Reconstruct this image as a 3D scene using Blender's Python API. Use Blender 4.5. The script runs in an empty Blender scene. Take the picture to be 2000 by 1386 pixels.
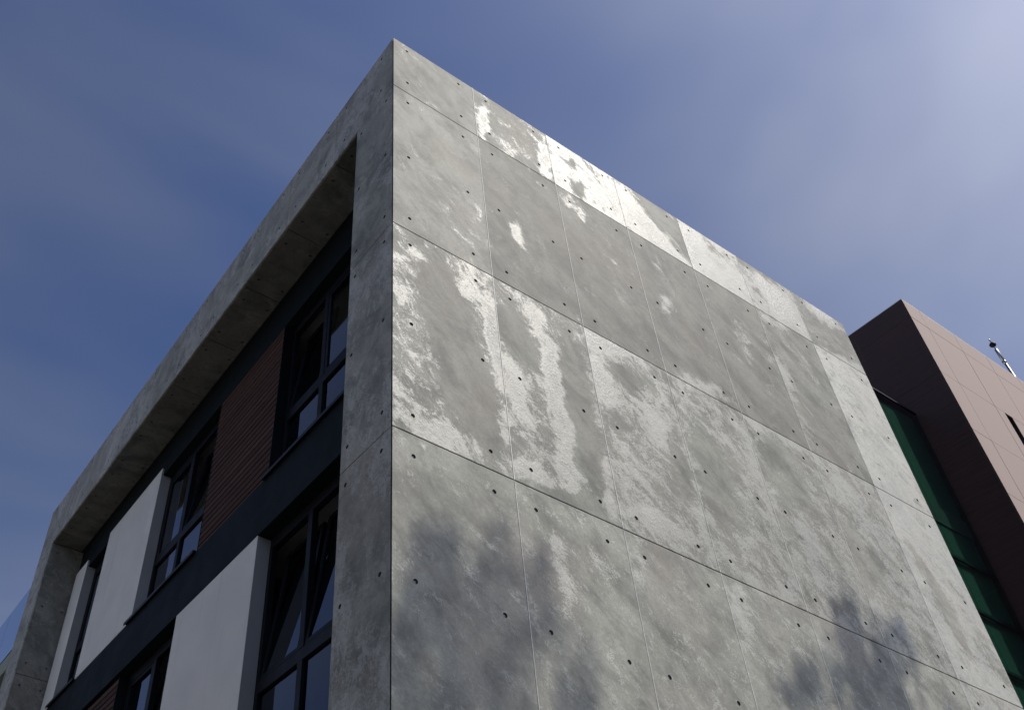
import bpy, bmesh, math, random
from mathutils import Vector, Matrix, noise as mnoise

random.seed(7)
scene = bpy.context.scene
COL = scene.collection

# ------------------------------------------------------------------ camera
cam_data = bpy.data.cameras.new('camera')
cam = bpy.data.objects.new('camera', cam_data)
COL.objects.link(cam)
scene.camera = cam
RGT = (0.8345706906, -0.5506796890, 0.0156090498)
UPV = (-0.3918226992, -0.5734245576, 0.7194854058)
FWD = (0.3872553870, 0.6065774120, 0.6943321312)
M = Matrix(((RGT[0], UPV[0], -FWD[0], -3.4158),
            (RGT[1], UPV[1], -FWD[1], -5.0581),
            (RGT[2], UPV[2], -FWD[2], 1.6000),
            (0, 0, 0, 1)))
cam.matrix_world = M
cam_data.sensor_fit = 'HORIZONTAL'
cam_data.sensor_width = 36.0
cam_data.lens = 36.0 * 1876.03 / 2000.0
cam_data.shift_x = 269.13 / 2000.0
cam_data.shift_y = 36.54 / 2000.0
cam_data.clip_start = 0.1
cam_data.clip_end = 3000

# ------------------------------------------------------------------ sky and sun
SUN_AZ, SUN_EL = -51.0, 52.0            # azimuth counter-clockwise from +X, elevation
SKY_STRENGTH, SUN_STRENGTH, EXPOSURE = 0.094, 3.35, 0.0
world = bpy.data.worlds.new('World')
scene.world = world
world.use_nodes = True
wn = world.node_tree.nodes
wl = world.node_tree.links
bg = wn['Background']
bg.inputs['Strength'].default_value = SKY_STRENGTH
sky = wn.new('ShaderNodeTexSky')
sky.sky_type = 'NISHITA'
sky.sun_disc = False
sky.sun_elevation = math.radians(SUN_EL)
sky.sun_rotation = math.radians(90.0 - SUN_AZ)
sky.air_density = 1.0
sky.dust_density = 5.0
sky.ozone_density = 10.0
tint = wn.new('ShaderNodeHueSaturation')            # camera white balance: a little towards violet
tint.inputs['Hue'].default_value = 0.507
tint.inputs['Saturation'].default_value = 1.14
wl.new(sky.outputs['Color'], tint.inputs['Color'])
# thin high veil of cirrus over the whole dome
tc = wn.new('ShaderNodeTexCoord')
mp = wn.new('ShaderNodeMapping')
mp.inputs['Scale'].default_value = (1.0, 1.0, 2.2)
mp.inputs['Rotation'].default_value = (0.2, 0.3, 0.9)
mp.inputs['Location'].default_value = (4.0, 4.0, 4.0)
wl.new(tc.outputs['Generated'], mp.inputs['Vector'])
n1 = wn.new('ShaderNodeTexNoise')
n1.inputs['Scale'].default_value = 1.25
n1.inputs['Detail'].default_value = 4
n1.inputs['Roughness'].default_value = 0.5
n1.inputs['Distortion'].default_value = 0.5
wl.new(mp.outputs['Vector'], n1.inputs['Vector'])
cr = wn.new('ShaderNodeValToRGB')
cr.color_ramp.elements[0].position = 0.36
cr.color_ramp.elements[0].color = (0.04, 0.04, 0.04, 1)
cr.color_ramp.elements[1].position = 0.75
cr.color_ramp.elements[1].color = (0.42, 0.42, 0.42, 1)
wl.new(n1.outputs['Fac'], cr.inputs['Fac'])
mx = wn.new('ShaderNodeMix')
mx.data_type = 'RGBA'
wl.new(cr.outputs['Color'], mx.inputs['Factor'])
wl.new(tint.outputs['Color'], mx.inputs[6])
# the veil scatters the light of the sky behind it, so it is brighter towards the sun
gray = wn.new('ShaderNodeHueSaturation')
gray.inputs['Saturation'].default_value = 0.0
gray.inputs['Value'].default_value = 2.0
wl.new(tint.outputs['Color'], gray.inputs['Color'])
wl.new(gray.outputs['Color'], mx.inputs[7])
wl.new(mx.outputs[2], bg.inputs['Color'])

sun_data = bpy.data.lights.new('sun', 'SUN')
sun_data.energy = SUN_STRENGTH
sun_data.angle = math.radians(0.7)
sun_data.color = (1.0, 0.945, 0.84)
sun = bpy.data.objects.new('sun', sun_data)
COL.objects.link(sun)
ca, ce = math.radians(SUN_AZ), math.radians(SUN_EL)
SUN_DIR = Vector((math.cos(ce) * math.cos(ca), math.cos(ce) * math.sin(ca), math.sin(ce)))
sun.location = SUN_DIR * 60
sun.rotation_euler = SUN_DIR.to_track_quat('Z', 'Y').to_euler()

vs = scene.view_settings
vs.view_transform = 'Standard'
vs.look = 'None'
vs.exposure = EXPOSURE
vs.gamma = 1.0
vs.use_curve_mapping = False

# ------------------------------------------------------------------ helpers
class NT:
    """small wrapper to write node trees tersely"""
    def __init__(self, name):
        self.m = bpy.data.materials.new(name)
        self.m.use_nodes = True
        self.t = self.m.node_tree
        self.n = self.t.nodes
        self.bsdf = self.n['Principled BSDF']
        self.out = self.n['Material Output']
    def link(self, a, b):
        self.t.links.new(a, b)
    def new(self, kind, **kw):
        nd = self.n.new(kind)
        for k, v in kw.items():
            if hasattr(nd, k):
                setattr(nd, k, v)
        return nd
    def noise(self, vec, scale, detail=4, rough=0.55, dist=0.0):
        nd = self.n.new('ShaderNodeTexNoise')
        nd.inputs['Scale'].default_value = scale
        nd.inputs['Detail'].default_value = detail
        nd.inputs['Roughness'].default_value = rough
        nd.inputs['Distortion'].default_value = dist
        self.link(vec, nd.inputs['Vector'])
        return nd.outputs['Fac']
    def math(self, op, a, b=None, c=None, clamp=False):
        nd = self.n.new('ShaderNodeMath')
        nd.operation = op
        nd.use_clamp = clamp
        for i, v in enumerate((a, b, c)):
            if v is None:
                continue
            if isinstance(v, (int, float)):
                nd.inputs[i].default_value = v
            else:
                self.link(v, nd.inputs[i])
        return nd.outputs[0]
    def ramp(self, fac, lo, hi, a=0.0, b=1.0):
        nd = self.n.new('ShaderNodeMapRange')
        nd.interpolation_type = 'SMOOTHSTEP'
        nd.inputs['From Min'].default_value = lo
        nd.inputs['From Max'].default_value = hi
        nd.inputs['To Min'].default_value = a
        nd.inputs['To Max'].default_value = b
        self.link(fac, nd.inputs['Value'])
        return nd.outputs['Result']
    def mix(self, fac, a, b, mode='MIX'):
        nd = self.n.new('ShaderNodeMix')
        nd.data_type = 'RGBA'
        nd.blend_type = mode
        for i, v in ((0, fac), (6, a), (7, b)):
            if isinstance(v, (int, float)):
                nd.inputs[i].default_value = v
            elif isinstance(v, tuple):
                nd.inputs[i].default_value = (*v, 1) if len(v) == 3 else v
            else:
                self.link(v, nd.inputs[i])
        return nd.outputs[2]
    def bump(self, h, strength, dist=0.01, normal=None):
        nd = self.n.new('ShaderNodeBump')
        nd.inputs['Strength'].default_value = strength
        nd.inputs['Distance'].default_value = dist
        self.link(h, nd.inputs['Height'])
        if normal is not None:
            self.link(normal, nd.inputs['Normal'])
        return nd.outputs['Normal']
    def mapped(self, src, scale=(1, 1, 1), rot=(0, 0, 0), loc=(0, 0, 0)):
        nd = self.n.new('ShaderNodeMapping')
        nd.inputs['Scale'].default_value = scale
        nd.inputs['Rotation'].default_value = rot
        nd.inputs['Location'].default_value = loc
        self.link(src, nd.inputs['Vector'])
        return nd.outputs['Vector']
    def set(self, **kw):
        for k, v in kw.items():
            k = k.replace('_', ' ')
            inp = self.bsdf.inputs[k]
            if isinstance(v, (int, float)):
                inp.default_value = v
            elif isinstance(v, tuple):
                inp.default_value = (*v, 1) if len(v) == 3 else v
            else:
                self.link(v, inp)
        return self


def empty(name, loc=(0, 0, 0), parent=None):
    o = bpy.data.objects.new(name, None)
    o.location = loc
    o.empty_display_size = 0.3
    COL.objects.link(o)
    if parent is not None:
        o.parent = parent
    return o

def tag(o, label=None, cat=None, group=None, kind=None):
    if label: o['label'] = label
    if cat: o['category'] = cat
    if group: o['group'] = group
    if kind: o['kind'] = kind
    return o

def link_mesh(name, me, parent=None, loc=None):
    o = bpy.data.objects.new(name, me)
    COL.objects.link(o)
    if parent is not None:
        o.parent = parent
    if loc is not None:
        o.location = loc
    return o

class MB:
    """mesh collector: boxes, prisms and tubes that become ONE object"""
    def __init__(self):
        self.v, self.f, self.mi = [], [], []
    def add(self, verts, faces, mi=0):
        b = len(self.v)
        self.v += [tuple(p) for p in verts]
        self.f += [tuple(b + i for i in f) for f in faces]
        self.mi += [mi] * len(faces)
        return self
    def box(self, x0, x1, y0, y1, z0, z1, mi=0):
        vs_ = [(x0, y0, z0), (x1, y0, z0), (x1, y1, z0), (x0, y1, z0),
               (x0, y0, z1), (x1, y0, z1), (x1, y1, z1), (x0, y1, z1)]
        return self.add(vs_, [(3, 2, 1, 0), (4, 5, 6, 7), (0, 1, 5, 4), (1, 2, 6, 5), (2, 3, 7, 6), (3, 0, 4, 7)], mi)
    def tube(self, pts, radii, n=10, mi=0, caps=True):
        rings = []
        for i, p in enumerate(pts):
            p = Vector(p)
            d = (Vector(pts[min(i + 1, len(pts) - 1)]) - Vector(pts[max(i - 1, 0)])).normalized()
            a = d.orthogonal().normalized()
            if abs(d.z) > 0.2:
                a = (Vector((1, 0, 0)) - d * d.x).normalized()
            b = d.cross(a)
            rings.append([p + (a * math.cos(2 * math.pi * k / n) + b * math.sin(2 * math.pi * k / n)) * radii[i] for k in range(n)])
        vs_ = [q for r in rings for q in r]
        fs = []
        for i in range(len(pts) - 1):
            for k in range(n):
                k2 = (k + 1) % n
                fs.append((i * n + k, i * n + k2, (i + 1) * n + k2, (i + 1) * n + k))
        if caps:
            fs.append(tuple(reversed(range(n))))
            fs.append(tuple(range((len(pts) - 1) * n, len(pts) * n)))
        return self.add(vs_, fs, mi)
    def build(self, name, mats, parent=None, bevel=0.0, smooth=False, loc=None):
        me = bpy.data.meshes.new(name)
        me.from_pydata(self.v, [], self.f)
        if not isinstance(mats, (list, tuple)):
            mats = [mats]
        for m in mats:
            me.materials.append(m)
        for i, p in enumerate(me.polygons):
            p.material_index = self.mi[i]
            p.use_smooth = smooth
        if bevel > 0:
            bm = bmesh.new(); bm.from_mesh(me)
            bmesh.ops.remove_doubles(bm, verts=bm.verts, dist=1e-5)
            ed = [e for e in bm.edges if len(e.link_faces) == 2 and e.calc_face_angle(0) > 0.5]
            bmesh.ops.bevel(bm, geom=ed, offset=bevel, segments=1, affect='EDGES', profile=0.7)
            bm.to_mesh(me); bm.free()
        me.update()
        return link_mesh(name, me, parent, loc)

# ------------------------------------------------------------------ materials
def concrete_material(name):
    k = NT(name)
    geo = k.new('ShaderNodeNewGeometry')
    pos = geo.outputs['Position']
    at = k.new('ShaderNodeAttribute'); at.attribute_name = 'sheen'
    tone = k.new('ShaderNodeAttribute'); tone.attribute_name = 'tone'
    # turned and stretched axes: the trowel passes run diagonally over the panels
    turned = k.mapped(pos, rot=(0.0, math.radians(-42), 0.0))
    steep = k.mapped(pos, rot=(0.0, math.radians(-72), 0.0))
    diag = k.mapped(turned, scale=(0.62, 1.0, 1.0))
    diag2 = k.mapped(turned, scale=(0.72, 0.9, 1.0))
    run = k.mapped(steep, scale=(0.34, 1.0, 1.0))
    big = k.noise(run, 2.0, 7, 0.62, 0.6)
    mid = k.noise(diag, 5.5, 8, 0.68, 0.7)
    cloud = k.noise(diag, 2.6, 8, 0.66, 0.4)
    fine = k.noise(diag2, 30.0, 4, 0.66, 1.6)
    grain = k.noise(pos, 150.0, 3, 0.6)
    blot = k.noise(k.mapped(pos, loc=(4, 2, 7)), 0.9, 4, 0.5, 0.3)
    spots = k.noise(k.mapped(turned, scale=(0.5, 1.0, 1.0), loc=(9, 1, 3)), 7.5, 5, 0.6, 0.8)
    # polished skin: sheen field broken up by trowel noise
    brk = k.math('ADD', k.math('MULTIPLY', k.math('SUBTRACT', big, 0.5), 0.55),
                 k.math('MULTIPLY', k.math('SUBTRACT', mid, 0.5), 1.75))
    brk = k.math('ADD', brk, k.math('MULTIPLY', k.math('SUBTRACT', fine, 0.5), 0.95))
    brk = k.math('ADD', brk, k.math('MULTIPLY', k.math('SUBTRACT', grain, 0.5), 0.35))
    raw = k.math('ADD', at.outputs['Fac'], brk)
    skin = k.math('ADD', k.math('MULTIPLY', k.ramp(raw, 0.17, 0.45), 0.70), k.math('MULTIPLY', k.ramp(raw, -0.15, 0.9), 0.30))
    peak = k.ramp(raw, 0.6, 1.25)
    # cement colour
    col = k.mix(k.ramp(cloud, 0.30, 0.66), (0.142, 0.145, 0.128), (0.320, 0.322, 0.282))
    col = k.mix(k.ramp(blot, 0.42, 0.70, 0.0, 0.5), col, (0.296, 0.268, 0.234))
    col = k.mix(k.math('MULTIPLY', skin, 0.50), col, (0.475, 0.474, 0.42))
    col = k.mix(k.ramp(spots, 0.56, 0.70, 0.0, 0.42), col, (0.13, 0.13, 0.125))
    col = k.mix(k.ramp(fine, 0.38, 0.62, 0.22, 0.0), col, (0.10, 0.10, 0.098))
    col = k.mix(k.math('MULTIPLY', k.math('SUBTRACT', grain, 0.5), 0.35), col, (0.10, 0.10, 0.10))
    tn = k.math('ADD', tone.outputs['Fac'], 1.0)  # panel lightness; also carries soffit shade and the shaded side's lift
    hsv = k.new('ShaderNodeHueSaturation')
    k.link(tn, hsv.inputs['Value']); k.link(col, hsv.inputs['Color'])
    rough = k.math('SUBTRACT', k.math('SUBTRACT', 0.66, k.math('MULTIPLY', skin, 0.17)), k.math('MULTIPLY', peak, 0.08))
    spec = k.math('ADD', 0.22, k.math('MULTIPLY', skin, 0.34))
    h = k.math('ADD', k.math('MULTIPLY', fine, k.math('ADD', 0.14, k.math('ADD', k.math('MULTIPLY', skin, 0.6), k.math('MULTIPLY', peak, 1.0)))), k.math('MULTIPLY', grain, 0.14))
    nrm = k.bump(h, 0.45, 0.009)
    nrm = k.bump(mid, 0.22, 0.010, nrm)
    k.set(Base_Color=hsv.outputs['Color'], Roughness=rough, Specular_IOR_Level=spec, Normal=nrm)
    return k.m

def plain(name, col, rough=0.5, spec=0.5, metal=0.0, var=0.12, scale=6.0, bump=0.0, bscale=120.0):
    k = NT(name)
    geo = k.new('ShaderNodeNewGeometry')
    n = k.noise(geo.outputs['Position'], scale, 5, 0.6, 0.3)
    dk = tuple(c * (1 - var) for c in col); lt = tuple(min(1, c * (1 + var)) for c in col)
    k.set(Base_Color=k.mix(k.ramp(n, 0.3, 0.7), dk, lt), Roughness=k.ramp(n, 0.3, 0.7, rough * 0.9, min(1, rough * 1.1)),
          Specular_IOR_Level=spec, Metallic=metal)
    if bump > 0:
        k.set(Normal=k.bump(k.noise(geo.outputs['Position'], bscale, 3, 0.6), bump, 0.004))
    return k.m

def glass_material(name, tint, ior=1.52, rough=0.0):
    k = NT(name)
    k.n.remove(k.bsdf)
    fr = k.new('ShaderNodeFresnel'); fr.inputs['IOR'].default_value = ior
    tr = k.new('ShaderNodeBsdfTransparent'); tr.inputs['Color'].default_value = (*tint, 1)
    gl = k.new('ShaderNodeBsdfGlossy'); gl.inputs['Roughness'].default_value = rough
    gl.inputs['Color'].default_value = (0.86, 0.90, 1.0, 1)
    ms = k.new('ShaderNodeMixShader')
    # two faces of a pane each reflect: somewhat more than one face
    f2 = k.math('MULTIPLY', fr.outputs['Fac'], 1.45, clamp=True)
    # the far face of the pane only lets light through
    gm = k.new('ShaderNodeNewGeometry')
    f2 = k.math('MULTIPLY', f2, k.math('SUBTRACT', 1.0, gm.outputs['Backfacing']))
    k.link(f2, ms.inputs[0]); k.link(tr.outputs[0], ms.inputs[1]); k.link(gl.outputs[0], ms.inputs[2])
    k.link(ms.outputs[0], k.out.inputs['Surface'])
    return k.m

MAT = {}
MAT['concrete'] = concrete_material('polished_concrete')
MAT['plug'] = plain('tie_hole_plug', (0.10, 0.10, 0.10), 0.8, 0.2)
MAT['core'] = plain('dark_backing', (0.05, 0.05, 0.052), 0.9, 0.1)
MAT['navy'] = plain('navy_painted_metal', (0.0065, 0.0105, 0.013), 0.65, 0.14, var=0.06, scale=1.5)
MAT['frame'] = plain('dark_window_aluminium', (0.007, 0.008, 0.011), 0.5, 0.2, var=0.06)
MAT['sill'] = plain('dark_sill_metal', (0.014, 0.016, 0.02), 0.5, 0.3, var=0.1)
MAT['plaster'] = plain('white_render', (0.83, 0.825, 0.79), 0.85, 0.2, var=0.06, scale=1.0, bump=0.35, bscale=90)
def plaster_material():
    k = NT('white_render_weathered')
    geo = k.new('ShaderNodeNewGeometry'); p = geo.outputs['Position']
    runs = k.noise(k.mapped(p, scale=(5.0, 5.0, 0.25)), 1.6, 5, 0.6, 0.2)
    soft = k.noise(p, 1.1, 4, 0.5)
    col = k.mix(k.ramp(soft, 0.3, 0.7), (0.78, 0.79, 0.755), (0.86, 0.865, 0.82))
    col = k.mix(k.ramp(runs, 0.52, 0.75, 0.0, 0.16), col, (0.45, 0.45, 0.42))
    k.set(Base_Color=col, Roughness=0.85, Specular_IOR_Level=0.2, Normal=k.bump(k.noise(p, 90, 3, 0.6), 0.35, 0.004))
    return k.m
MAT['plaster'] = plaster_material()
MAT['return'] = plain('shade_toned_return', (0.36, 0.375, 0.38), 0.8, 0.2, var=0.05, scale=2.0, bump=0.3, bscale=90)  # white render darkened: shade on the panel sides put into the colour
MAT['edge_trim'] = plain('pale_edge_trim', (0.55, 0.55, 0.53), 0.5, 0.4)
MAT['ceiling'] = plain('white_ceiling_paint', (0.75, 0.76, 0.74), 0.9, 0.1, var=0.02)
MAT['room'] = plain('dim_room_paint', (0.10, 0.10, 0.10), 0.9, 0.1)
MAT['glass'] = glass_material('window_glass', (0.55, 0.58, 0.60))
MAT['green_glass'] = glass_material('green_glass', (0.60, 0.80, 0.73))
MAT['clear_glass'] = glass_material('balustrade_glass', (0.62, 0.72, 0.80))
MAT['steel'] = plain('stainless_steel', (0.38, 0.39, 0.41), 0.35, 0.5, metal=1.0, var=0.05)
MAT['pale_green'] = plain('pale_green_render', (0.36, 0.42, 0.35), 0.85, 0.2, var=0.08, scale=0.8)
MAT['dark_wall'] = plain('dark_grey_render', (0.07, 0.075, 0.085), 0.8, 0.2)
MAT['roof'] = plain('grey_roof_membrane', (0.25, 0.25, 0.25), 0.9, 0.1)

def wood_material():
    k = NT('reddish_wood')
    geo = k.new('ShaderNodeNewGeometry')
    oi = k.new('ShaderNodeObjectInfo')
    g1 = k.noise(k.mapped(geo.outputs['Position'], scale=(30, 1.2, 40)), 1.0, 5, 0.6, 0.4)
    col = k.mix(k.ramp(g1, 0.3, 0.7), (0.056, 0.029, 0.022), (0.094, 0.050, 0.038))
    hsv = k.new('ShaderNodeHueSaturation')
    k.link(k.math('ADD', 0.80, k.math('MULTIPLY', oi.outputs['Random'], 0.40)), hsv.inputs['Value'])
    k.link(col, hsv.inputs['Color'])
    k.set(Base_Color=hsv.outputs['Color'], Roughness=0.7, Specular_IOR_Level=0.15, Normal=k.bump(g1, 0.2, 0.003))
    return k.m
MAT['wood'] = wood_material()

def brown_material():
    k = NT('brown_cladding')
    geo = k.new('ShaderNodeNewGeometry')
    oi = k.new('ShaderNodeObjectInfo')
    pos = geo.outputs['Position']
    w = k.new('ShaderNodeTexWave'); w.wave_type = 'BANDS'; w.bands_direction = 'Z'; w.wave_profile = 'SAW'
    w.inputs['Scale'].default_value = 2.6; w.inputs['Distortion'].default_value = 0.15
    k.link(pos, w.inputs['Vector'])
    st = k.noise(k.mapped(pos, scale=(0.8, 0.8, 14)), 2.0, 4, 0.6)
    col = k.mix(k.ramp(st, 0.3, 0.7), (0.036, 0.013, 0.012), (0.054, 0.021, 0.018))
    hsv = k.new('ShaderNodeHueSaturation')
    k.link(k.math('ADD', 0.94, k.math('MULTIPLY', oi.outputs['Random'], 0.12)), hsv.inputs['Value'])
    k.link(col, hsv.inputs['Color'])
    k.set(Base_Color=hsv.outputs['Color'], Roughness=0.58, Specular_IOR_Level=0.26, Sheen_Weight=1.0, Sheen_Roughness=0.47, Sheen_Tint=(1.0, 0.82, 0.74),
          Normal=k.bump(w.outputs['Fac'], 0.12, 0.004, k.bump(k.noise(pos, 60, 3), 0.08, 0.003)))
    return k.m
MAT['brown'] = brown_material()
# ------------------------------------------------------------------ ground
def ground_materials():
    k = NT('asphalt'); geo = k.new('ShaderNodeNewGeometry'); p = geo.outputs['Position']
    n = k.noise(p, 0.35, 6, 0.6); g = k.noise(p, 70, 3, 0.7)
    k.set(Base_Color=k.mix(n, (0.045, 0.045, 0.047), (0.075, 0.074, 0.072)), Roughness=0.85, Normal=k.bump(g, 0.5, 0.01))
    MAT['asphalt'] = k.m
    k = NT('paving'); geo = k.new('ShaderNodeNewGeometry'); p = geo.outputs['Position']
    b = k.new('ShaderNodeTexBrick'); b.inputs['Scale'].default_value = 2.5
    b.inputs['Color1'].default_value = (0.16, 0.155, 0.15, 1); b.inputs['Color2'].default_value = (0.20, 0.19, 0.18, 1)
    b.inputs['Mortar'].default_value = (0.15, 0.145, 0.14, 1)
    k.link(p, b.inputs['Vector'])
    k.set(Base_Color=b.outputs['Color'], Roughness=0.8)
    MAT['paving'] = k.m
    k = NT('dry_lawn'); geo = k.new('ShaderNodeNewGeometry'); p = geo.outputs['Position']
    k.set(Base_Color=k.mix(k.noise(p, 0.8, 6), (0.06, 0.085, 0.03), (0.13, 0.14, 0.06)), Roughness=0.95)
    MAT['lawn'] = k.m
ground_materials()
tag(MB().box(-900, 900, -900, 900, -0.6, -0.15).build('ground', MAT['asphalt']), kind='structure')
tag(MB().box(-0.9, 24, -2.6, 24, -0.149, 0.0).build('pavement', MAT['paving'], bevel=0.02), kind='structure')

# ------------------------------------------------------------------ panels with tie holes
W, H0, HR, ZT = 1.32385, 1.22322, 2.8, 13.7165
LEN, LEG, DEP = 13.0272, 0.8304, 0.62
XE = 7 * W
JU, JV, CH, TH = 0.0042, 0.0050, 0.003, 0.028
ZS = ZT - H0                                             # soffit level
ROWS = [(ZT, ZS)]
zz = ZS
while zz > 0.02:
    ROWS.append((zz, max(0.01, zz - HR))); zz -= HR

def panel(name, parent, origin, U, V, w, h, holes=(), mitre=(0, 0, 0, 0), step=0.0, field=None, tone=0.0, skew=(0, 0)):
    """a cast panel: front skin with chamfered rim, conical tie holes, real thickness.
    origin = lower corner on the finished face, U across, V along, outward = U x V.
    mitre: 1 where the edge (low u, high u, low v, high v) is cut back at 45 degrees."""
    U, V, O = Vector(U), Vector(V), Vector(origin)
    N = U.cross(V)
    R, A = 0.0225, 0.040
    a0, a1, b0, b1 = JU + CH, w - JU - CH, JV + CH, h - JV - CH
    def cuts(lo, hi, cs):
        s = {round(lo, 5), round(hi, 5)}
        for c in cs:
            s.add(round(c - A, 5)); s.add(round(c + A, 5))
        s = sorted(s)
        if step > 0:
            out = []
            for p, q in zip(s, s[1:]):
                k = max(1, int(round((q - p) / step)))
                out += [p + (q - p) * i / k for i in range(k)]
            s = out + [s[-1]]
        return s
    hu = sorted({hh[0] for hh in holes}); hv = sorted({hh[1] for hh in holes})
    us, vs_ = cuts(a0, a1, hu), cuts(b0, b1, hv)
    verts, faces, mi = [], [], []
    def P(u, v, d=0.0):
        verts.append(O + U * u + V * v + N * d); return len(verts) - 1
    grid = [[P(u, v) for v in vs_] for u in us]
    nu, nv = len(us), len(vs_)
    rects = [(c[0] - A, c[0] + A, c[1] - A, c[1] + A) for c in holes]
    for i in range(nu - 1):
        for j in range(nv - 1):
            cu, cv = (us[i] + us[i + 1]) / 2, (vs_[j] + vs_[j + 1]) / 2
            if any(r[0] < cu < r[1] and r[2] < cv < r[3] for r in rects):
                continue
            faces.append((grid[i][j], grid[i + 1][j], grid[i + 1][j + 1], grid[i][j + 1])); mi.append(0)
    def idx(seq, val):
        return min(range(len(seq)), key=lambda q: abs(seq[q] - val))
    for c, r in zip(holes, rects):
        i0, i1, j0, j1 = idx(us, r[0]), idx(us, r[1]), idx(vs_, r[2]), idx(vs_, r[3])
        sides = [[grid[i][j0] for i in range(i0, i1 + 1)], [grid[i1][j] for j in range(j0, j1 + 1)],
                 [grid[i][j1] for i in range(i1, i0 - 1, -1)], [grid[i0][j] for j in range(j1, j0 - 1, -1)]]
        seg = 12
        ring = [P(c[0] + R * math.cos(-3 * math.pi / 4 + 2 * math.pi * t / seg), c[1] + R * math.sin(-3 * math.pi / 4 + 2 * math.pi * t / seg)) for t in range(seg)]
        r2 = [P(c[0] + R * 0.80 * math.cos(-3 * math.pi / 4 + 2 * math.pi * t / seg), c[1] + R * 0.86 * math.sin(-3 * math.pi / 4 + 2 * math.pi * t / seg), -0.022) for t in range(seg)]
        r3 = [P(c[0] + R * 0.55 * math.cos(-3 * math.pi / 4 + 2 * math.pi * t / seg), c[1] + R * 0.55 * math.sin(-3 * math.pi / 4 + 2 * math.pi * t / seg), -0.013) for t in range(seg)]
        for s in range(4):
            arc = [ring[(s * 3 + t) % seg] for t in range(4)]
            faces.append(tuple(sides[s] + arc[::-1])); mi.append(0)
        for t in range(seg):
            t2 = (t + 1) % seg
            faces.append((ring[t], ring[t2], r2[t2], r2[t])); mi.append(1)
            faces.append((r2[t], r2[t2], r3[t2], r3[t])); mi.append(1)
        faces.append(tuple(r3)); mi.append(0)
    # rim: chamfer, side, (mitre)
    loop = [(i, 0) for i in range(nu)] + [(nu - 1, j) for j in range(1, nv)] + [(i, nv - 1) for i in range(nu - 2, -1, -1)] + [(0, j) for j in range(nv - 2, 0, -1)]
    def edge(i, j, d, m):
        u, v = us[i], vs_[j]
        if i == 0: u = JU + (m if mitre[0] else 0)
        if i == nu - 1: u = w - JU - (m if mitre[1] else 0)
        if j == 0: v = JV + (m if mitre[2] else 0)
        if j == nv - 1: v = h - JV - (m if mitre[3] else 0)
        return P(u, v, -d)
    l0 = [grid[i][j] for i, j in loop]
    l1 = [edge(i, j, CH, 0.0) for i, j in loop]
    l2 = [edge(i, j, TH, TH - CH) for i, j in loop]
    n = len(loop)
    for p, q in ((l0, l1), (l1, l2)):
        for t in range(n):
            t2 = (t + 1) % n
            faces.append((p[t], q[t], q[t2], p[t2])); mi.append(0)
    me = bpy.data.meshes.new(name)
    me.from_pydata([tuple(v) for v in verts], [], faces)
    me.materials.append(MAT['concrete']); me.materials.append(MAT['plug'])
    for p, m in zip(me.polygons, mi):
        p.material_index = m
    at = me.attributes.new('sheen', 'FLOAT', 'POINT')
    at2 = me.attributes.new('tone', 'FLOAT', 'POINT')
    for k_, v in enumerate(verts):
        at.data[k_].value = field(v) if field else 0.1
        at2.data[k_].value = tone
    me.update()
    return link_mesh(name, me, parent)

house = tag(empty('concrete_building', (0, 0, 0)),
            'grey polished concrete building with dotted tie holes and a framed window side', 'building')

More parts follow.
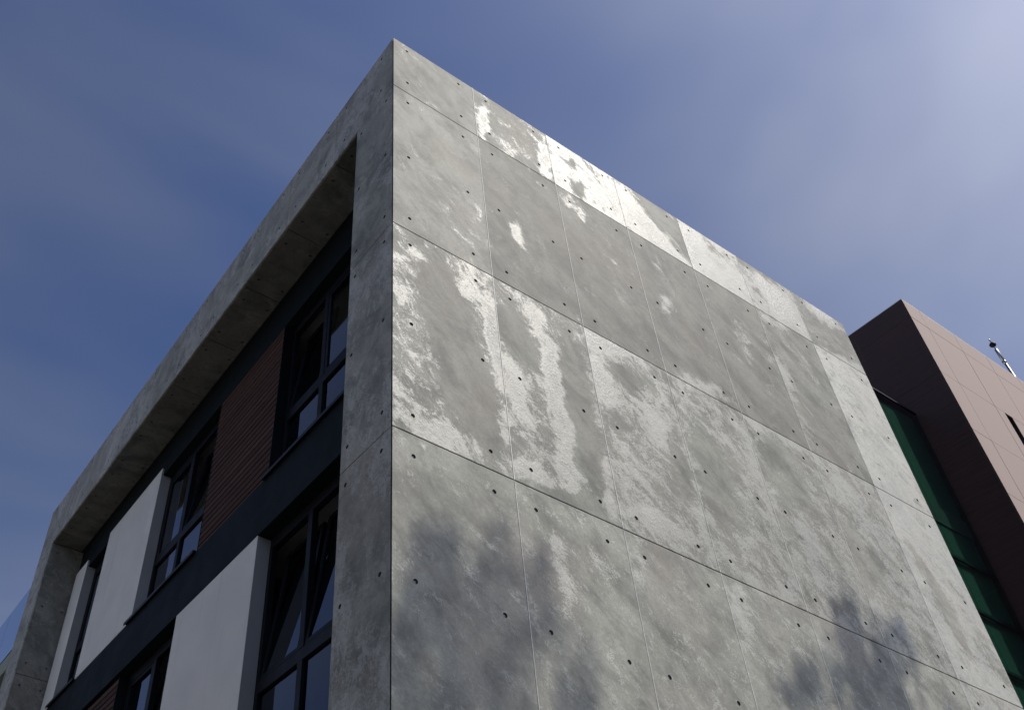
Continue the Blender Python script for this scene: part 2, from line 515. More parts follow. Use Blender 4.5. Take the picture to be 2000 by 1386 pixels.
# polished and matt areas of each panel of the long face (wear of the surface itself)
BASE = [[-.02, .10, 0.56, .46, .60, .44, .14],
        [.04, .0, -.02, -.02, .02, .06, .48],
        [.32, .28, .34, .32, .28, .34, .52],
        [.06, .10, .10, .12, .12, .16, .36]]
TONE = [[.12, -.06, .0, .0, .0, -.04, -.04],
        [.22, -.22, -.19, -.17, -.12, -.04, .42],
        [.0, -.02, .0, .02, .04, .12, .38],
        [.16, .22, .22, .24, .24, .26, .32]]
BLOBS = [
(0,0,0.84,13.12,0.17,-0.26,-0.14,-0.26,-0.25),
(0,1,1.45,13.01,-0.01,-0.41,-0.09,-0.1,0.7),
(0,1,2.54,12.99,-0.04,-0.5,-0.1,-0.09,0.7),
(0,1,1.9,12.67,0.12,0.0,-0.05,-0.13,0.4),
(0,2,3.1,12.71,0.06,-0.07,-0.09,-0.14,-1.2),
(0,2,3.1,13.39,0.08,-0.0,-0.05,-0.11,-0.8),
(0,2,3.65,13.55,0.23,0.05,-0.08,-0.18,-0.2),
(0,3,4.85,13.43,0.33,-0.42,-0.21,-0.28,-0.8),
(0,3,4.62,12.85,0.47,-0.39,-0.18,-0.25,0.5),
(0,3,5.27,13.02,-0.01,-0.55,-0.09,-0.08,-0.8),
(0,4,5.41,13.02,-0.12,-0.59,-0.14,-0.12,0.4),
(0,4,6.21,13.43,0.37,-0.02,-0.13,-0.19,-0.35),
(0,5,7.25,13.06,0.21,-0.47,-0.17,-0.17,0.6),
(0,5,7.67,13.05,0.27,-0.46,-0.14,-0.14,0.6),
(0,5,7.39,13.72,0.69,0.04,-0.14,-0.2,-0.6),
(0,6,8.76,13.57,0.37,-0.05,-0.11,-0.13,0.9),
(0,6,8.66,12.49,0.66,0.06,-0.08,-0.09,0.7),
(1,0,0.39,11.73,0.16,-0.23,-0.1,-0.18,-0.3),
(1,0,0.33,10.38,0.19,-0.12,-0.1,-0.21,-0.3),
(1,1,1.8,10.89,0.06,-0.2,-0.07,-0.09,0.6),
(1,2,2.94,12.25,0.27,-0.11,-0.08,-0.15,0.5),
(1,2,3.47,11.06,0.16,-0.39,-0.2,-0.23,0.15),
(1,3,4.39,11.15,0.08,-0.17,-0.14,-0.15,0.5),
(1,3,4.44,11.98,0.03,-0.1,-0.1,-0.11,0.3),
(1,4,5.42,11.8,0.15,0.04,-0.07,-0.12,0.3),
(1,4,5.93,11.31,0.02,-0.32,-0.17,-0.14,0.3),
(1,4,5.42,12.26,0.15,0.0,-0.06,-0.1,0.3),
(1,5,7.0,12.43,0.24,-0.05,-0.14,-0.18,0.4),
(1,5,6.71,11.19,0.02,-0.38,-0.15,-0.12,0.4),
(1,5,6.68,10.03,0.08,-0.21,-0.17,-0.13,0.2),
(2,0,0.67,8.71,0.14,-0.66,-0.19,-0.18,-0.5),
(2,0,0.87,7.83,0.19,-0.7,-0.21,-0.18,-0.7),
(2,0,1.28,8.58,0.06,-0.58,-0.08,-0.07,0.6),
(2,0,1.23,7.37,0.03,-0.32,-0.06,-0.04,0.3),
(2,0,0.97,9.29,0.1,-0.11,-0.09,-0.13,0.3),
(2,0,0.73,7.01,0.49,-0.02,-0.04,-0.1,0.3),
(2,1,1.63,8.9,0.22,-0.21,-0.14,-0.19,-0.6),
(2,1,1.96,8.84,0.12,-0.5,-0.11,-0.1,0.5),
(2,1,2.04,7.79,0.03,-0.75,-0.09,-0.06,0.5),
(2,1,2.33,8.1,0.0,-1.07,-0.17,-0.11,-0.7),
(2,1,1.49,8.05,0.09,-0.44,-0.1,-0.08,0.35),
(2,1,1.42,7.37,0.04,-0.08,-0.07,-0.07,-0.4),
(2,1,1.52,7.05,0.17,0.04,-0.03,-0.09,0.7),
(2,1,1.96,6.92,0.35,0.02,-0.06,-0.12,-0.6),
(2,1,2.3,7.21,0.16,-0.1,-0.05,-0.05,0.4),
(2,2,3.02,9.63,0.38,0.03,-0.07,-0.13,0.8),
(2,2,2.78,8.92,0.06,-0.31,-0.1,-0.09,0.5),
(2,2,3.26,9.18,0.25,-0.04,-0.09,-0.14,-0.5),
(2,2,2.92,8.36,0.13,-0.13,-0.15,-0.16,-0.3),
(2,2,3.53,8.51,0.11,-0.39,-0.13,-0.1,0.3),
(2,2,3.71,8.06,0.09,-0.42,-0.14,-0.11,-0.4),
(2,1,2.56,7.36,0.0,-0.34,-0.08,-0.04,0.4),
(2,2,3.15,7.2,0.47,0.02,-0.05,-0.07,0.5),
(1,3,4.7,9.78,0.61,0.03,-0.11,-0.16,0.5),
(2,3,4.35,8.31,0.03,-0.58,-0.24,-0.16,-0.5),
(2,3,5.26,8.94,0.04,-0.54,-0.16,-0.11,0.3),
(2,2,3.9,7.53,-0.03,-0.37,-0.09,-0.05,0.3),
(2,4,5.8,8.91,0.13,-0.55,-0.3,-0.22,-0.35),
(2,4,5.92,9.67,0.48,-0.0,-0.08,-0.1,0.4),
(2,4,5.85,8.07,0.05,-0.33,-0.16,-0.1,0.3),
(2,5,6.68,8.07,0.09,-0.44,-0.37,-0.23,-0.3),
(2,6,8.24,9.13,0.05,-0.43,-0.31,-0.19,0.3),
(2,6,8.31,8.44,0.2,-0.43,-0.1,-0.07,-0.7),
(2,6,8.43,7.71,0.07,-0.32,-0.12,-0.06,-0.7),
(2,6,9.01,7.54,0.14,-0.3,-0.15,-0.08,-0.4),
(3,1,1.76,6.13,0.02,-0.39,-0.07,-0.04,0.35),
(3,2,2.78,6.53,0.01,-0.27,-0.09,-0.05,0.35),
(3,1,2.41,5.76,0.1,-0.13,-0.07,-0.05,-0.3),
(3,1,2.62,5.3,-0.02,-0.22,-0.1,-0.03,-0.4),
(3,3,4.13,6.44,-0.05,-0.35,-0.12,-0.05,0.3)
]
def blob_field(row, col):
    bl = []
    for b in BLOBS:
        if b[0] == row and b[1] == col:
            det = b[4] * b[7] - b[5] * b[6]
            if abs(det) > 1e-6:
                bl.append((b[2], b[3], b[7] / det, -b[6] / det, -b[5] / det, b[4] / det, b[8]))
    base = BASE[row][col]
    def f(v):
        wx = v.x + 0.09 * mnoise.noise((v.x * 2.5, 0, v.z * 2.5)) + 0.05 * mnoise.noise((v.x * 7, 1, v.z * 7))
        wz = v.z + 0.16 * mnoise.noise((v.x * 2.5, 5, v.z * 2)) + 0.08 * mnoise.noise((v.x * 7, 6, v.z * 6))
        s = base
        for cx, cz, a, b_, c, d, amp in bl:
            dx, dz = wx - cx, wz - cz
            p, q = a * dx + b_ * dz, c * dx + d * dz
            r = p * p + q * q
            if r < 6:
                s += amp * math.exp(-0.62 * r ** 1.35)
        return s
    return f

HU = (0.22, W - 0.25)
def row_holes(zt, zb, cols, lo=0.235, mid=1.43, hi=2.585):
    h = zt - zb
    if h < 1.3:
        ds = (0.15, 0.97) if h > 1.1 else (h * 0.5,)
    else:
        ds = (lo, mid, hi)
    return [(u, h - d) for u in cols for d in ds if h - d > 0.06]

for r, (zt, zb) in enumerate(ROWS):
    for c in range(7):
        vis = r < 4
        rnd = random.uniform(-.05, .05)
        panel('concrete_panel', house, (c * W, 0, zb), (1, 0, 0), (0, 0, 1), W, zt - zb,
              row_holes(zt, zb, HU), (c == 0, c == 6, 0, 0), 0.055 if vis else 0.0,
              blob_field(r, c) if vis else None, TONE[r][c] if vis else rnd)

# pale strips in the upright joints of the long face
strip_mat = plain('pale_joint_strip', (0.74, 0.74, 0.70), 0.6, 0.4, var=0.2, scale=14.0)
for r, (zt, zb) in enumerate(ROWS[:4]):
    for c in range(1, 7):
        e0, e1 = random.uniform(.0022, .0036), random.uniform(.0026, .0038)
        MB().box(c * W - e0, c * W + e1, -0.0025, 0.02, zb + 0.006, zt - 0.006).build('joint_strip', strip_mat, house)
# fascia over the windows: outward is -x, so "across" runs towards -y
YJ = [0.0, 1.40] + [1.40 + (LEN - 1.40) * i / 9 for i in range(1, 10)]
sh = lambda base, amp: (lambda v: base + amp * mnoise.noise((v.y * 1.1 + 3, v.z * 0.8, v.x)))
for i in range(10):
    y0, y1 = YJ[i], YJ[i + 1]
    w = y1 - y0
    cols = (0.24, w - 0.28) if i == 0 else (0.235, w - 0.235)
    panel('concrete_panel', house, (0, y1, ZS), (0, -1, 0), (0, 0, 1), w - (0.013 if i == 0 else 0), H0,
          row_holes(ZT, ZS, cols), (i == 9, i == 0, 0, 0), 0.3, sh(0.22, 0.55), random.uniform(.36, .56))  # raised tone: brighter shade on this side put into the colour
for r, (zt, zb) in enumerate(ROWS[1:]):
    for y1 in (LEG, LEN):
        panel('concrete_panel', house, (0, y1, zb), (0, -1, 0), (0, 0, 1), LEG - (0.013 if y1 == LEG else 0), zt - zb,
              row_holes(zt, zb, (0.11, LEG - 0.155), 0.175, 1.37, 2.545), (y1 == LEN, y1 == LEG, 0, 0), 0.3, sh(0.22, 0.55), random.uniform(.36, .56))  # legs get the same painted lift of the shaded side
    # inner cheeks of the frame
    panel('concrete_panel', house, (0.03, LEN - LEG, zb), (1, 0, 0), (0, 0, 1), DEP + 0.05, zt - zb,
          row_holes(zt, zb, (0.12, 0.51), 0.2, 1.4, 2.57), (0, 0, 0, 0), 0.3, sh(0.1, 0.3), random.uniform(-.06, .06))
    panel('concrete_panel', house, (DEP + 0.08, LEG, zb), (-1, 0, 0), (0, 0, 1), DEP + 0.05, zt - zb,
          (), (0, 0, 0, 0), 0.0, None, 0)
# soffit: outward is -z
sj = [LEG] + YJ[1:-1] + [LEN - LEG]
for y0, y1 in zip(sj, sj[1:]):
    w = y1 - y0
    cols = (0.235, w - 0.235) if w > 0.9 else ((w - 0.235,) if y0 == LEG else (0.235,))
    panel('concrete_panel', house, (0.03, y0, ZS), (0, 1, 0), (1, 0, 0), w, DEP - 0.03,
          [(u, x) for u in cols for x in (0.105, 0.51)], (0, 0, 0, 0), 0.3, sh(0.0, 0.3), random.uniform(-.42, -.26))  # lowered tone: shade of the underside put into the concrete colour

# structure behind the panels
core = MB()
core.box(0.034, 9.20, 0.034, 0.30, 0, ZT - 0.02)                 # wall behind the long face
core.box(0.034, 0.60, 0.30, LEG - 0.034, 0, ZS)                   # near leg
core.box(0.60, 1.2, 0.30, LEG - 0.02, 0, ZS)
core.box(0.034, 0.60, LEN - LEG + 0.034, LEN - 0.034, 0, ZS)      # far leg
core.box(0.60, 1.2, LEN - LEG + 0.05, LEN - 0.034, 0, ZS)
core.box(0.034, 1.2, 0.30, LEN - 0.034, ZS + 0.034, ZT - 0.02)    # fascia beam
core.box(1.2, 9.20, 12.8, LEN - 0.034, 0, ZT - 0.02)              # rear wall
core.box(8.9, 9.20, 0.30, 12.8, 0, ZT - 0.02)                     # end wall
core.build('structural_wall', MAT['core'], house)
MB().box(9.203, XE - 0.006, 0.04, LEN - 0.03, 0, ZT - 0.003).build('end_wall', MAT['dark_wall'], house)
MB().box(1.2, 8.9, 0.30, 12.8, 12.6, 13.1).build('roof', MAT['roof'], house)
MB().box(0.03, 9.19, 0.03, 0.32, ZT - 0.02, ZT - 0.004).box(0.03, 0.32, 0.32, LEN - 0.03, ZT - 0.02, ZT - 0.004).build('coping', MAT['concrete'], house)

# lintel band under the soffit, spandrels at the floors
GX = 0.83                                                          # plane of the window glass
FL = 8.992
Y0, Y1 = LEG + 0.002, LEN - LEG - 0.032
MB().box(0.655, 0.86, Y0, Y1, 11.80, ZS + 0.01).build('lintel_band', MAT['navy'], house)
for zb, zt in ((8.155, 8.99), (4.36, 5.20), (0.5, 1.40)):
    MB().box(DEP, 0.95, Y0, Y1, zb, zt).build('spandrel_band', MAT['navy'], house, bevel=0.004)

def wall_panel(y0, y1, z0, z1):
    o = MB().box(DEP - 0.001, GX + 0.02, y0, y1, z0, z1).build('wall_panel', [MAT['plaster'], MAT['return']], house, bevel=0.006)
    for p in o.data.polygons:
        if abs(p.normal.y) > 0.8:
            p.material_index = 1  # sides take the shade-darkened render
    MB().box(GX - 0.012, GX + 0.004, y0 - 0.012, y0 - 0.001, z0, z1).build('edge_trim', MAT['edge_trim'], o)
    return o

def wood_panel(y0, y1, z0, z1):
    bk = MB().box(0.70, 0.90, y0 + 0.002, y1 - 0.002, z0, z1).build('wooden_cladding', MAT['core'], house)
    pitch = 0.105
    n = int((z1 - z0) / pitch)
    pitch = (z1 - z0) / n
    proto = None
    for i in range(n):
        if proto is None:
            m = MB()
            a, b, c = 0.0, 0.048, pitch - 0.021
            # slat with a chamfered lower edge, so the shadow line is real
            prof = [(0.0, 0.006), (0.006, 0.0), (b, 0.0), (b, c), (0.006, c), (0.0, c - 0.006)]
            L = y1 - y0 - 0.006
            vs_ = [(x, 0.003, z) for x, z in prof] + [(x, L, z) for x, z in prof]
            fs = [tuple(range(5, -1, -1)), tuple(range(6, 12))] + [(k, (k + 1) % 6, (k + 1) % 6 + 6, k + 6) for k in range(6)]
            m.add(vs_, [tuple(reversed(f)) for f in fs])
            proto = m.build('slat', MAT['wood'], bk, loc=(0.650, y0, z0))
            me = proto.data
        else:
            link_mesh('slat', me, bk, (0.650 + random.uniform(-.0015, .0015), y0, z0 + i * pitch))
    # slim metal edge strips at both sides
    for y in (y0 - 0.012, y1 + 0.001):
        MB().box(0.645, 0.90, y, y + 0.011, z0, z1).build('edge_trim', MAT['frame'], bk)
    return bk

def window(y0, y1, z0, z1, mull, trans, open_cols, bays):
    """aluminium window: frame with mullions and transom, lower fixed panes, upper sashes (some tilted inwards)"""
    f = MB()
    fx0, fx1 = GX - 0.035, GX + 0.045
    head = z1 - 0.15
    f.box(fx0, fx1, y0, y1, head, z1)
    f.box(fx0, fx1, y0, y1, z0, z0 + 0.08)
    f.box(fx0, fx1, y0, y0 + 0.06, z0 + 0.08, head)
    f.box(fx0, fx1, y1 - 0.06, y1, z0 + 0.08, head)
    zt0, zt1 = trans
    f.box(fx0 + 0.001, fx1 - 0.001, y0 + 0.06, y1 - 0.06, zt0, zt1)
    for m in mull:
        f.box(fx0 - 0.002, fx1 - 0.003, m - 0.05, m + 0.05, z0 + 0.08, zt0)
        f.box(fx0 - 0.002, fx1 - 0.003, m - 0.05, m + 0.05, zt1, head)
    wobj = f.build('window', MAT['frame'], house, bevel=0.004)
    ys = [y0 + 0.06] + [q for m in mull for q in (m - 0.05, m + 0.05)] + [y1 - 0.06]
    for i in range(0, len(ys), 2):
        a, b = ys[i], ys[i + 1]
        MB().box(GX, GX + 0.008, a + 0.002, b - 0.002, z0 + 0.082, zt0 - 0.002).build('glass_pane', MAT['glass'], wobj)
        col = i // 2
        h = head - zt1
        ang = math.radians(7.0) if col in open_cols else 0.0
        s = MB(); st = 0.055
        s.box(0.0, 0.05, 0, b - a - 0.008, 0, st)
        s.box(0.0, 0.05, 0, b - a - 0.008, h - st - 0.008, h - 0.008)
        s.box(0.0, 0.05, 0, st, st, h - st - 0.008)
        s.box(0.0, 0.05, b - a - 0.008 - st, b - a - 0.008, st, h - st - 0.008)
        so = s.build('sash', MAT['frame'], wobj, bevel=0.004, loc=(GX - 0.03, a + 0.004, zt1 + 0.004))
        so.rotation_euler = (0, ang, 0)
        g = MB().box(0.02, 0.028, st - 0.01, b - a - st + 0.002, st - 0.01, h - st + 0.002).build('glass_pane', MAT['glass'], wobj, loc=(GX - 0.03, a + 0.004, zt1 + 0.004))
        g.rotation_euler = (0, ang, 0)
    return wobj

def sill(y0, y1, z):
    MB().box(DEP - 0.045, GX, y0, y1, z, z + 0.022).box(DEP - 0.045, DEP - 0.035, y0, y1, z - 0.028, z).build('sill', MAT['sill'], house)

# upper storey, from the near leg to the far leg
Z0, Z1 = 8.995, 11.795
window(LEG + 0.01, 3.73, Z0, Z1, (1.83, 2.79), (9.97, 10.10), (2 - 0,), None)
wood_panel(3.745, 5.76, Z0, Z1)
window(5.775, 7.995, Z0, Z1, (7.01,), (9.97, 10.10), (0,), None)
wall_panel(8.01, 10.38, Z0, 11.94)
window(10.395, 11.485, Z0, Z1, (), (9.97, 10.10), (), None)
wall_panel(11.50, 12.14, Z0, 11.94)
sill(LEG + 0.004, 3.80, 8.993)
sill(5.74, 8.17, 8.993)
sill(10.36, 11.66, 8.993)
# middle storey
Z0, Z1 = 5.205, 8.15
window(LEG + 0.01, 3.755, Z0, Z1, (1.83, 2.80), (6.18, 6.32), (1, 2), None)
wall_panel(3.77, 6.045, Z0, 8.153)
window(6.06, 8.03, Z0, Z1, (7.05,), (6.18, 6.32), (0,), None)
wood_panel(8.045, 10.2, Z0, Z1 - 0.04)
window(10.22, 12.14, Z0, Z1, (11.2,), (6.18, 6.32), (), None)
sill(LEG + 0.004, 3.80, 5.203)
sill(6.0, 8.06, 5.203)
sill(10.2, 12.14, 5.203)
# ground storey
window(LEG + 0.01, 12.14, 1.405, 4.355, (3.1, 5.4, 7.6, 9.9), (2.4, 2.53), (), None)
# rooms behind the windows
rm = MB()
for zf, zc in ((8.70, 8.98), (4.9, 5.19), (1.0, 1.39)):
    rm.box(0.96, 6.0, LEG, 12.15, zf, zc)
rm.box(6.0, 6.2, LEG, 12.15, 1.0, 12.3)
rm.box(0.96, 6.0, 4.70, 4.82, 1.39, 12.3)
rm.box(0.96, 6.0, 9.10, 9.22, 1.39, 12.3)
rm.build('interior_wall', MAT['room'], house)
ce = MB()
for z in (11.93, 8.32, 4.5):
    ce.box(0.96, 5.99, LEG + 0.01, 12.14, z, z + 0.12)
ce.build('interior_ceiling', MAT['ceiling'], house)

# ------------------------------------------------------------------ glass link between the two buildings
XB, YB, YG, ZBR, ZG = 13.0, 0.177, 0.955, 16.888, 14.24
lk = tag(empty('glass_link', (9.27, YG, 0)), 'dark green glass curtain wall between the concrete and the brown building', 'glass wall')
lx = lambda x: x - 9.27
ly = lambda y: y - YG
gx = [9.30, 10.55, 11.78, 12.985]
gz = [0.0, 1.3, 2.33, 3.36, 4.39, 5.42, 6.45, 7.48, 8.50, 9.52, 10.555, ZG - 0.04]
pane_me = {}
for i in range(3):
    for j in range(len(gz) - 1):
        key = (round(gx[i + 1] - gx[i], 3), round(gz[j + 1] - gz[j], 3))
        if key not in pane_me:
            m = MB().box(0.004, key[0] - 0.004, 0, 0.012, 0.006, key[1] - 0.006)
            o = m.build('glass_pane', MAT['green_glass'], lk, loc=(lx(gx[i]), 0.0, gz[j]))
            pane_me[key] = o.data
        else:
            link_mesh('glass_pane', pane_me[key], lk, (lx(gx[i]), 0.0, gz[j]))
for z in gz[1:-1]:
    MB().box(lx(9.30), lx(12.985), 0.016, 0.06, z - 0.03, z + 0.03).build('transom', MAT['frame'], lk)
MB().box(lx(9.30), lx(12.985), -0.014, 0.3, ZG - 0.038, ZG).build('coping', MAT['frame'], lk)
sl = MB()
for z in (0.2, 3.9, 7.6, 11.3):
    sl.box(lx(9.30), lx(12.98), 0.06, 4.0, z, z + 0.4)
sl.box(lx(9.30), lx(12.98), 4.0, 4.1, 0, ZG - 0.1)
sl.box(lx(9.30), lx(12.98), 0.3, 4.1, ZG - 0.09, ZG - 0.01)
sl.build('floor_slab', MAT['room'], lk)
bl = MB().box(lx(9.31), lx(12.97), 0.085, 0.095, 0.3, ZG - 0.1)
k = NT('green_blind'); k.set(Base_Color=(0.032, 0.072, 0.064), Roughness=0.9)
bl.build('blind', k.m, lk)

# ------------------------------------------------------------------ brown building
br = tag(empty('brown_building', (XB, YB, 0)), 'tall brown panel clad building behind the concrete one, its left side in shade', 'building')
zr = [ZBR, 16.35, 14.78, 13.31, 11.84, 10.37, 8.90, 7.43, 5.96, 4.49, 3.02, 1.55, 0.1]
xr = [0.0, 0.60] + [0.60 + 1.205 * i for i in range(1, 11)]
SX0, SX1 = 2.13, 2.40                                             # slit window
cm = {}
def clad(w, h, loc, side=False):
    key = (round(w, 3), round(h, 3), side)
    g, c = (0.0012, 0.002) if side else (0.0024, 0.0025)
    if key not in cm:
        m = MB()
        if not side:
            a, b = g, w - g
            m.add([(a, c, g), (b, c, g), (b, c, h - g), (a, c, h - g), (a + c, 0, g + c), (b - c, 0, g + c), (b - c, 0, h - g - c), (a + c, 0, h - g - c),
                   (a, 0.02, g), (b, 0.02, g), (b, 0.02, h - g), (a, 0.02, h - g)],
                  [(4, 5, 6, 7), (0, 1, 5, 4), (1, 2, 6, 5), (2, 3, 7, 6), (3, 0, 4, 7), (8, 9, 1, 0), (9, 10, 2, 1), (10, 11, 3, 2), (11, 8, 0, 3)])
        else:
            a, b = g, w - g
            m.add([(c, b, g), (c, a, g), (c, a, h - g), (c, b, h - g), (0, b - c, g + c), (0, a + c, g + c), (0, a + c, h - g - c), (0, b - c, h - g - c),
                   (0.02, b, g), (0.02, a, g), (0.02, a, h - g), (0.02, b, h - g)],
                  [(4, 5, 6, 7), (0, 1, 5, 4), (1, 2, 6, 5), (2, 3, 7, 6), (3, 0, 4, 7), (8, 9, 1, 0), (9, 10, 2, 1), (10, 11, 3, 2), (11, 8, 0, 3)])
        o = m.build('cladding_panel', MAT['brown'], br, loc=loc)
        cm[key] = o.data
    else:
        o = link_mesh('cladding_panel', cm[key], br, loc)
    return o
for j in range(len(zr) - 1):
    z1, z0 = zr[j], zr[j + 1]
    slit = 2 <= j <= 6
    for i in range(len(xr) - 1):
        x0, x1 = xr[i], xr[i + 1]
        segs = [(x0, x1)]
        if slit and x0 < SX1 and x1 > SX0:
            segs = [(x0, SX0), (SX1, x1)]
        for a, b in segs:
            if b - a > 0.03:
                clad(b - a, z1 - z0, (a, random.uniform(-.0015, .0015), z0))
    yy = 0.024
    for wd in (1.2,) * 10:
        clad(wd, z1 - z0, (0, yy, z0), True); yy += wd
bc = MB()
sz1, sz0 = zr[2], zr[7]
bc.box(0.024, SX0, 0.024, 12.0, 0, ZBR - 0.01)
bc.box(SX1, 12.6, 0.024, 12.0, 0, ZBR - 0.01)
bc.box(SX0, SX1, 0.024, 12.0, sz1, ZBR - 0.01)
bc.box(SX0, SX1, 0.024, 12.0, 0, sz0)
bc.build('structural_wall', MAT['core'], br)
wn_ = MB().box(SX0 + 0.002, SX1 - 0.002, 0.30, 0.33, sz0, sz1).build('slit_window', MAT['frame'], br)
MB().box(SX0 + 0.03, SX1 - 0.03, 0.288, 0.298, sz0 + 0.04, sz1 - 0.04).build('glass_pane', MAT['glass'], wn_)
MB().box(0.0, 12.6, 0.0, 12.0, ZBR - 0.008, ZBR + 0.012).build('coping', MAT['edge_trim'], br)

# ------------------------------------------------------------------ lightning rod on the brown roof
base = Vector((18.897, 0.60, ZBR + 0.012))
ax = Vector((-0.174, 0.0, 1.24)).normalized()
rod = tag(empty('lightning_rod', base), 'shiny steel lightning rod with a ball near its tip on the brown roof', 'lightning rod')
at_ = lambda t: tuple(ax * t)
MB().tube([at_(0), at_(1.62)], [0.034, 0.032], 14).build('lower_pole', MAT['steel'], rod, smooth=True)
MB().tube([at_(1.60), at_(1.63), at_(1.68), at_(1.70)], [0.034, 0.05, 0.05, 0.034], 14).build('collar', MAT['steel'], rod, smooth=True)
MB().tube([at_(1.66), at_(2.06), at_(2.075)], [0.040, 0.038, 0.024], 14).build('upper_pole', MAT['steel'], rod, smooth=True)
MB().tube([at_(2.05), at_(2.22)], [0.017, 0.017], 10).build('neck', MAT['steel'], rod, smooth=True)
ball = MB(); n = 9
ball.tube([at_(2.15 + 0.14 * (0.5 - 0.5 * math.cos(math.pi * q / n))) for q in range(n + 1)],
          [max(0.004, 0.078 * math.sin(math.pi * q / n)) for q in range(n + 1)], 18)
ball.build('ball', MAT['frame'], rod, smooth=True)
MB().tube([at_(2.27), at_(2.40), at_(2.44)], [0.018, 0.016, 0.003], 10).build('tip', MAT['steel'], rod, smooth=True)

# ------------------------------------------------------------------ terrace beyond the far leg
tr = tag(empty('terrace_building', (0.0, LEN + 0.03, 0)), 'pale green terrace block half hidden beyond the far concrete leg', 'building')
MB().box(0.35, 8.0, 0.0, 7.5, 0.0, 10.15).build('wall', MAT['dark_wall'], tr)
MB().box(0.02, 8.0, 0.0, 7.5, 10.16, 10.54).build('slab_edge', MAT['pale_green'], tr, bevel=0.01)
MB().box(0.45, 0.7, 0.0, 7.5, 10.54, 11.32).build('parapet', MAT['pale_green'], tr, bevel=0.03)
gb = tag(empty('glass_balustrade', (0.03, LEN + 0.03, 10.541)), 'blue tinted glass balustrade on the terrace beyond the far leg', 'balustrade')
yb_ = 0.01
for wdt in (1.40, 1.50, 1.50, 1.5):
    MB().box(0.0, 0.014, yb_ + 0.006, yb_ + wdt - 0.006, 0.03, 1.42).build('glass_pane', MAT['clear_glass'], gb)
    yb_ += wdt
MB().box(-0.012, 0.026, 0.0, 5.9, 0.0, 0.028).build('bottom_rail', MAT['frame'], gb)

# ------------------------------------------------------------------ trees on the pavement (their shade falls on the long face)
def foliage_material(name, a, b):
    k = NT(name)
    oi = k.new('ShaderNodeNewGeometry')
    n = k.noise(oi.outputs['Position'], 3.0, 3)
    k.set(Base_Color=k.mix(n, a, b), Roughness=0.6, Specular_IOR_Level=0.3)
    return k.m
MAT['leaf'] = foliage_material('plane_leaf', (0.045, 0.075, 0.022), (0.085, 0.12, 0.04))
MAT['bark'] = plain('grey_bark', (0.16, 0.13, 0.10), 0.9, 0.2, var=0.3, scale=9, bump=0.8, bscale=22)

def tree(label, x, y, top, spread, lobes, seed):
    rng = random.Random(seed)
    t = tag(empty('street_tree', (x, y, 0)), label, 'tree', 'trees on the pavement beside the concrete building')
    hgt = top * 0.5
    tk = MB()
    tk.tube([(0, 0, 0), (0.05, 0.02, hgt * .4), (0.0, 0.08, hgt), (0.02, 0.0, top - 1.5)], [0.36, 0.27, 0.21, 0.05], 12)
    for lx_, ly_, lz_, r in lobes:
        s = rng.uniform(0.45, 0.75) * top
        s = min(s, lz_ - 1.0)
        mid = (lx_ * .45 + rng.uniform(-.3, .3), ly_ * .45 + rng.uniform(-.3, .3), s + (lz_ - s) * .5)
        tk.tube([(0, 0, s), mid, (lx_, ly_, lz_ + r * .4)], [0.12, 0.07, 0.015], 7)
        for q in range(9 if r > 0.4 else 4):
            d = Vector((rng.gauss(0, 1), rng.gauss(0, 1), rng.gauss(0, .8))).normalized() * r * rng.uniform(.7, 1.1)
            tk.tube([(lx_ * .9, ly_ * .9, lz_), (lx_ + d.x * .5, ly_ + d.y * .5, lz_ + d.z * .5 + .1), (lx_ + d.x, ly_ + d.y, lz_ + d.z)], [0.035, 0.02, 0.006], 5)
    tk.build('trunk', MAT['bark'], t, smooth=True)
    cw = MB()
    for lx_, ly_, lz_, r in lobes:
        for q in range(int(430 * r ** 2.0)):
            d = Vector((rng.gauss(0, 1), rng.gauss(0, 1), rng.gauss(0, 1)))
            d = d.normalized() * r * (rng.random() ** 0.45)
            if mnoise.noise((d.x * 1.7 + lx_, d.y * 1.7 + ly_, d.z * 1.7 + lz_)) < -0.12:
                continue
            c = Vector((lx_, ly_, lz_)) + d
            n = Vector((rng.gauss(0, 1), rng.gauss(0, 1), rng.gauss(0.5, 1))).normalized()
            a = n.orthogonal().normalized(); a.rotate(Matrix.Rotation(rng.uniform(0, 6.28), 3, n))
            b = n.cross(a)
            l, w_ = rng.uniform(.09, .15), rng.uniform(.05, .085)
            cw.add([c - a * l, c + b * w_ - n * .01, c + a * l, c - b * w_ - n * .01], [(0, 1, 2), (0, 2, 3)])
    cw.build('crown', MAT['leaf'], t)
    return t
def shade_point(px, pz, t):
    """a point t metres up the sun ray from the wall point (px, 0, pz)"""
    return Vector((px, 0, pz)) + SUN_DIR * t
def shade_tree(label, spots, t, seed):
    pts = [(shade_point(a, b, t + dt), r) for a, b, r, dt in spots]
    cx = sum(p.x for p, r in pts) / len(pts); cy = sum(p.y for p, r in pts) / len(pts)
    top = max(p.z for p, r in pts) + 0.5
    tree(label, cx, cy, top, 3, [(p.x - cx, p.y - cy, p.z, r) for p, r in pts], seed)
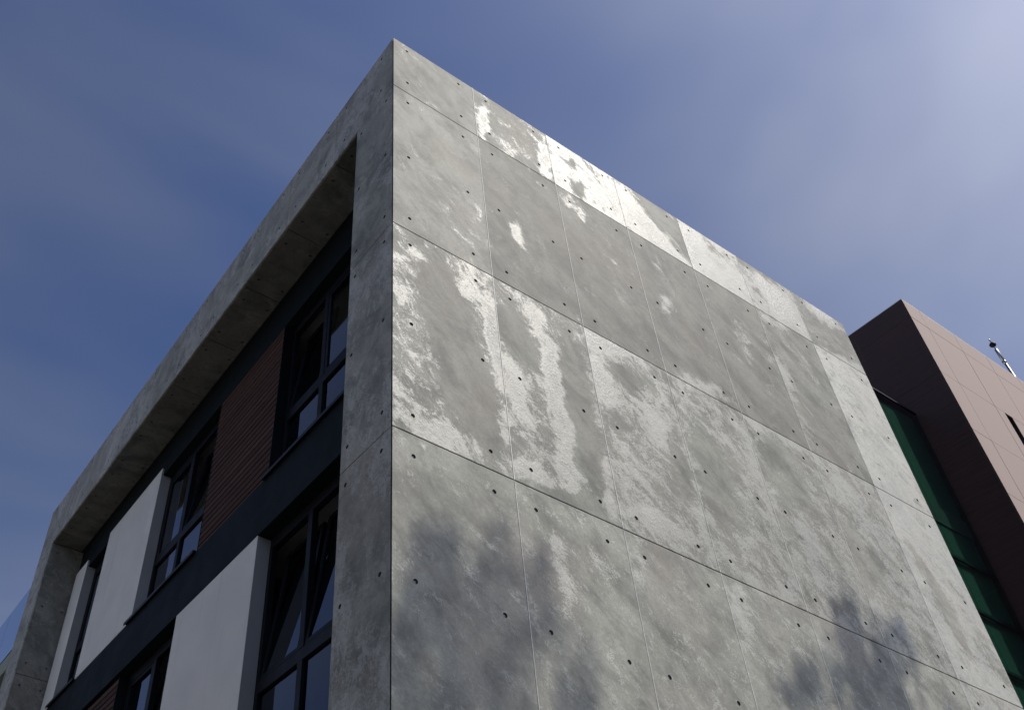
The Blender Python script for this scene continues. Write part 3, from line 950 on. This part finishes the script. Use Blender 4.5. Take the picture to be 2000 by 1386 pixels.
NEAR = [(0.4, 5.59, .21), (0.67, 5.48, .16), (1.0, 5.88, .21), (0.16, 4.8, .24), (0.6, 4.82, .24), (1.17, 5.28, .2), (1.59, 5.5, .17),
        (1.75, 4.98, .2), (0.12, 5.05, .14), (1.07, 4.83, .21), (0.32, 5.89, .12), (1.47, 5.98, .14), (.85, 5.2, .14), (.35, 5.25, .16),
        (0.2, 3.4, .6), (1.2, 3.1, .8), (2.4, 3.0, .7), (-.8, 3.2, .9)]
FAR = [(6.08, 7.05, .24), (5.81, 6.72, .28), (5.3, 6.17, .27), (6.03, 6.45, .32), (6.43, 6.4, .31), (7.1, 7.1, .2), (4.77, 5.86, .2), (4.42, 5.75, .15),
       (6.67, 6.93, .21), (5.9, 6.0, .3), (5.9, 5.0, .6), (6.8, 4.8, .7), (7.6, 4.4, .7), (5.0, 4.5, .5), (4.2, 4.0, .5)]
shade_tree('tall street tree in front of the near end of the concrete wall', [(a, b, r * 1.25, 0.6 * math.sin(7 * a + 3 * b)) for a, b, r in NEAR], 17, 3)
shade_tree('tall street tree in front of the far end of the concrete wall', [(a, b, r * 1.2, 0.6 * math.sin(5 * a + 3 * b)) for a, b, r in FAR], 13, 11)

# ------------------------------------------------------------------ unseen house added across the street to bounce sunlight onto the shaded side
oh = tag(empty('fill_light_house', (-16.5, 13.0, 0)), 'unseen cream house added across the street to bounce light onto the framed window side', 'building')
MAT['cream'] = plain('cream_render', (0.66, 0.60, 0.51), 0.9, 0.1, var=0.05, scale=0.6)
MB().box(-9.0, 0.0, -16.0, 18.0, 0.0, 11.6).build('wall', MAT['cream'], oh)
MB().box(-9.3, 0.35, -16.3, 18.3, 11.6, 11.9).build('roof', MAT['roof'], oh)
wme = gme = None
for fl in range(3):
    for q in range(9):
        p = (0.0, -14.0 + q * 3.6, 1.6 + fl * 3.4)
        if wme is None:
            m = MB()
            m.box(-0.02, 0.05, -0.06, 0.0, 0, 1.7).box(-0.02, 0.05, 1.5, 1.56, 0, 1.7).box(-0.02, 0.051, -0.06, 1.56, 1.7, 1.78).box(-0.02, 0.09, -0.1, 1.6, -0.08, 0.0).box(-0.02, 0.045, 0.72, 0.78, 0, 1.7)
            w_ = m.build('window', MAT['plaster'], oh, loc=p); wme = w_.data
            gme = MB().box(-0.01, 0.012, 0.001, 1.499, 0.001, 1.699).build('glass_pane', MAT['frame'], w_).data
        else:
            w_ = link_mesh('window', wme, oh, p)
            link_mesh('glass_pane', gme, w_)
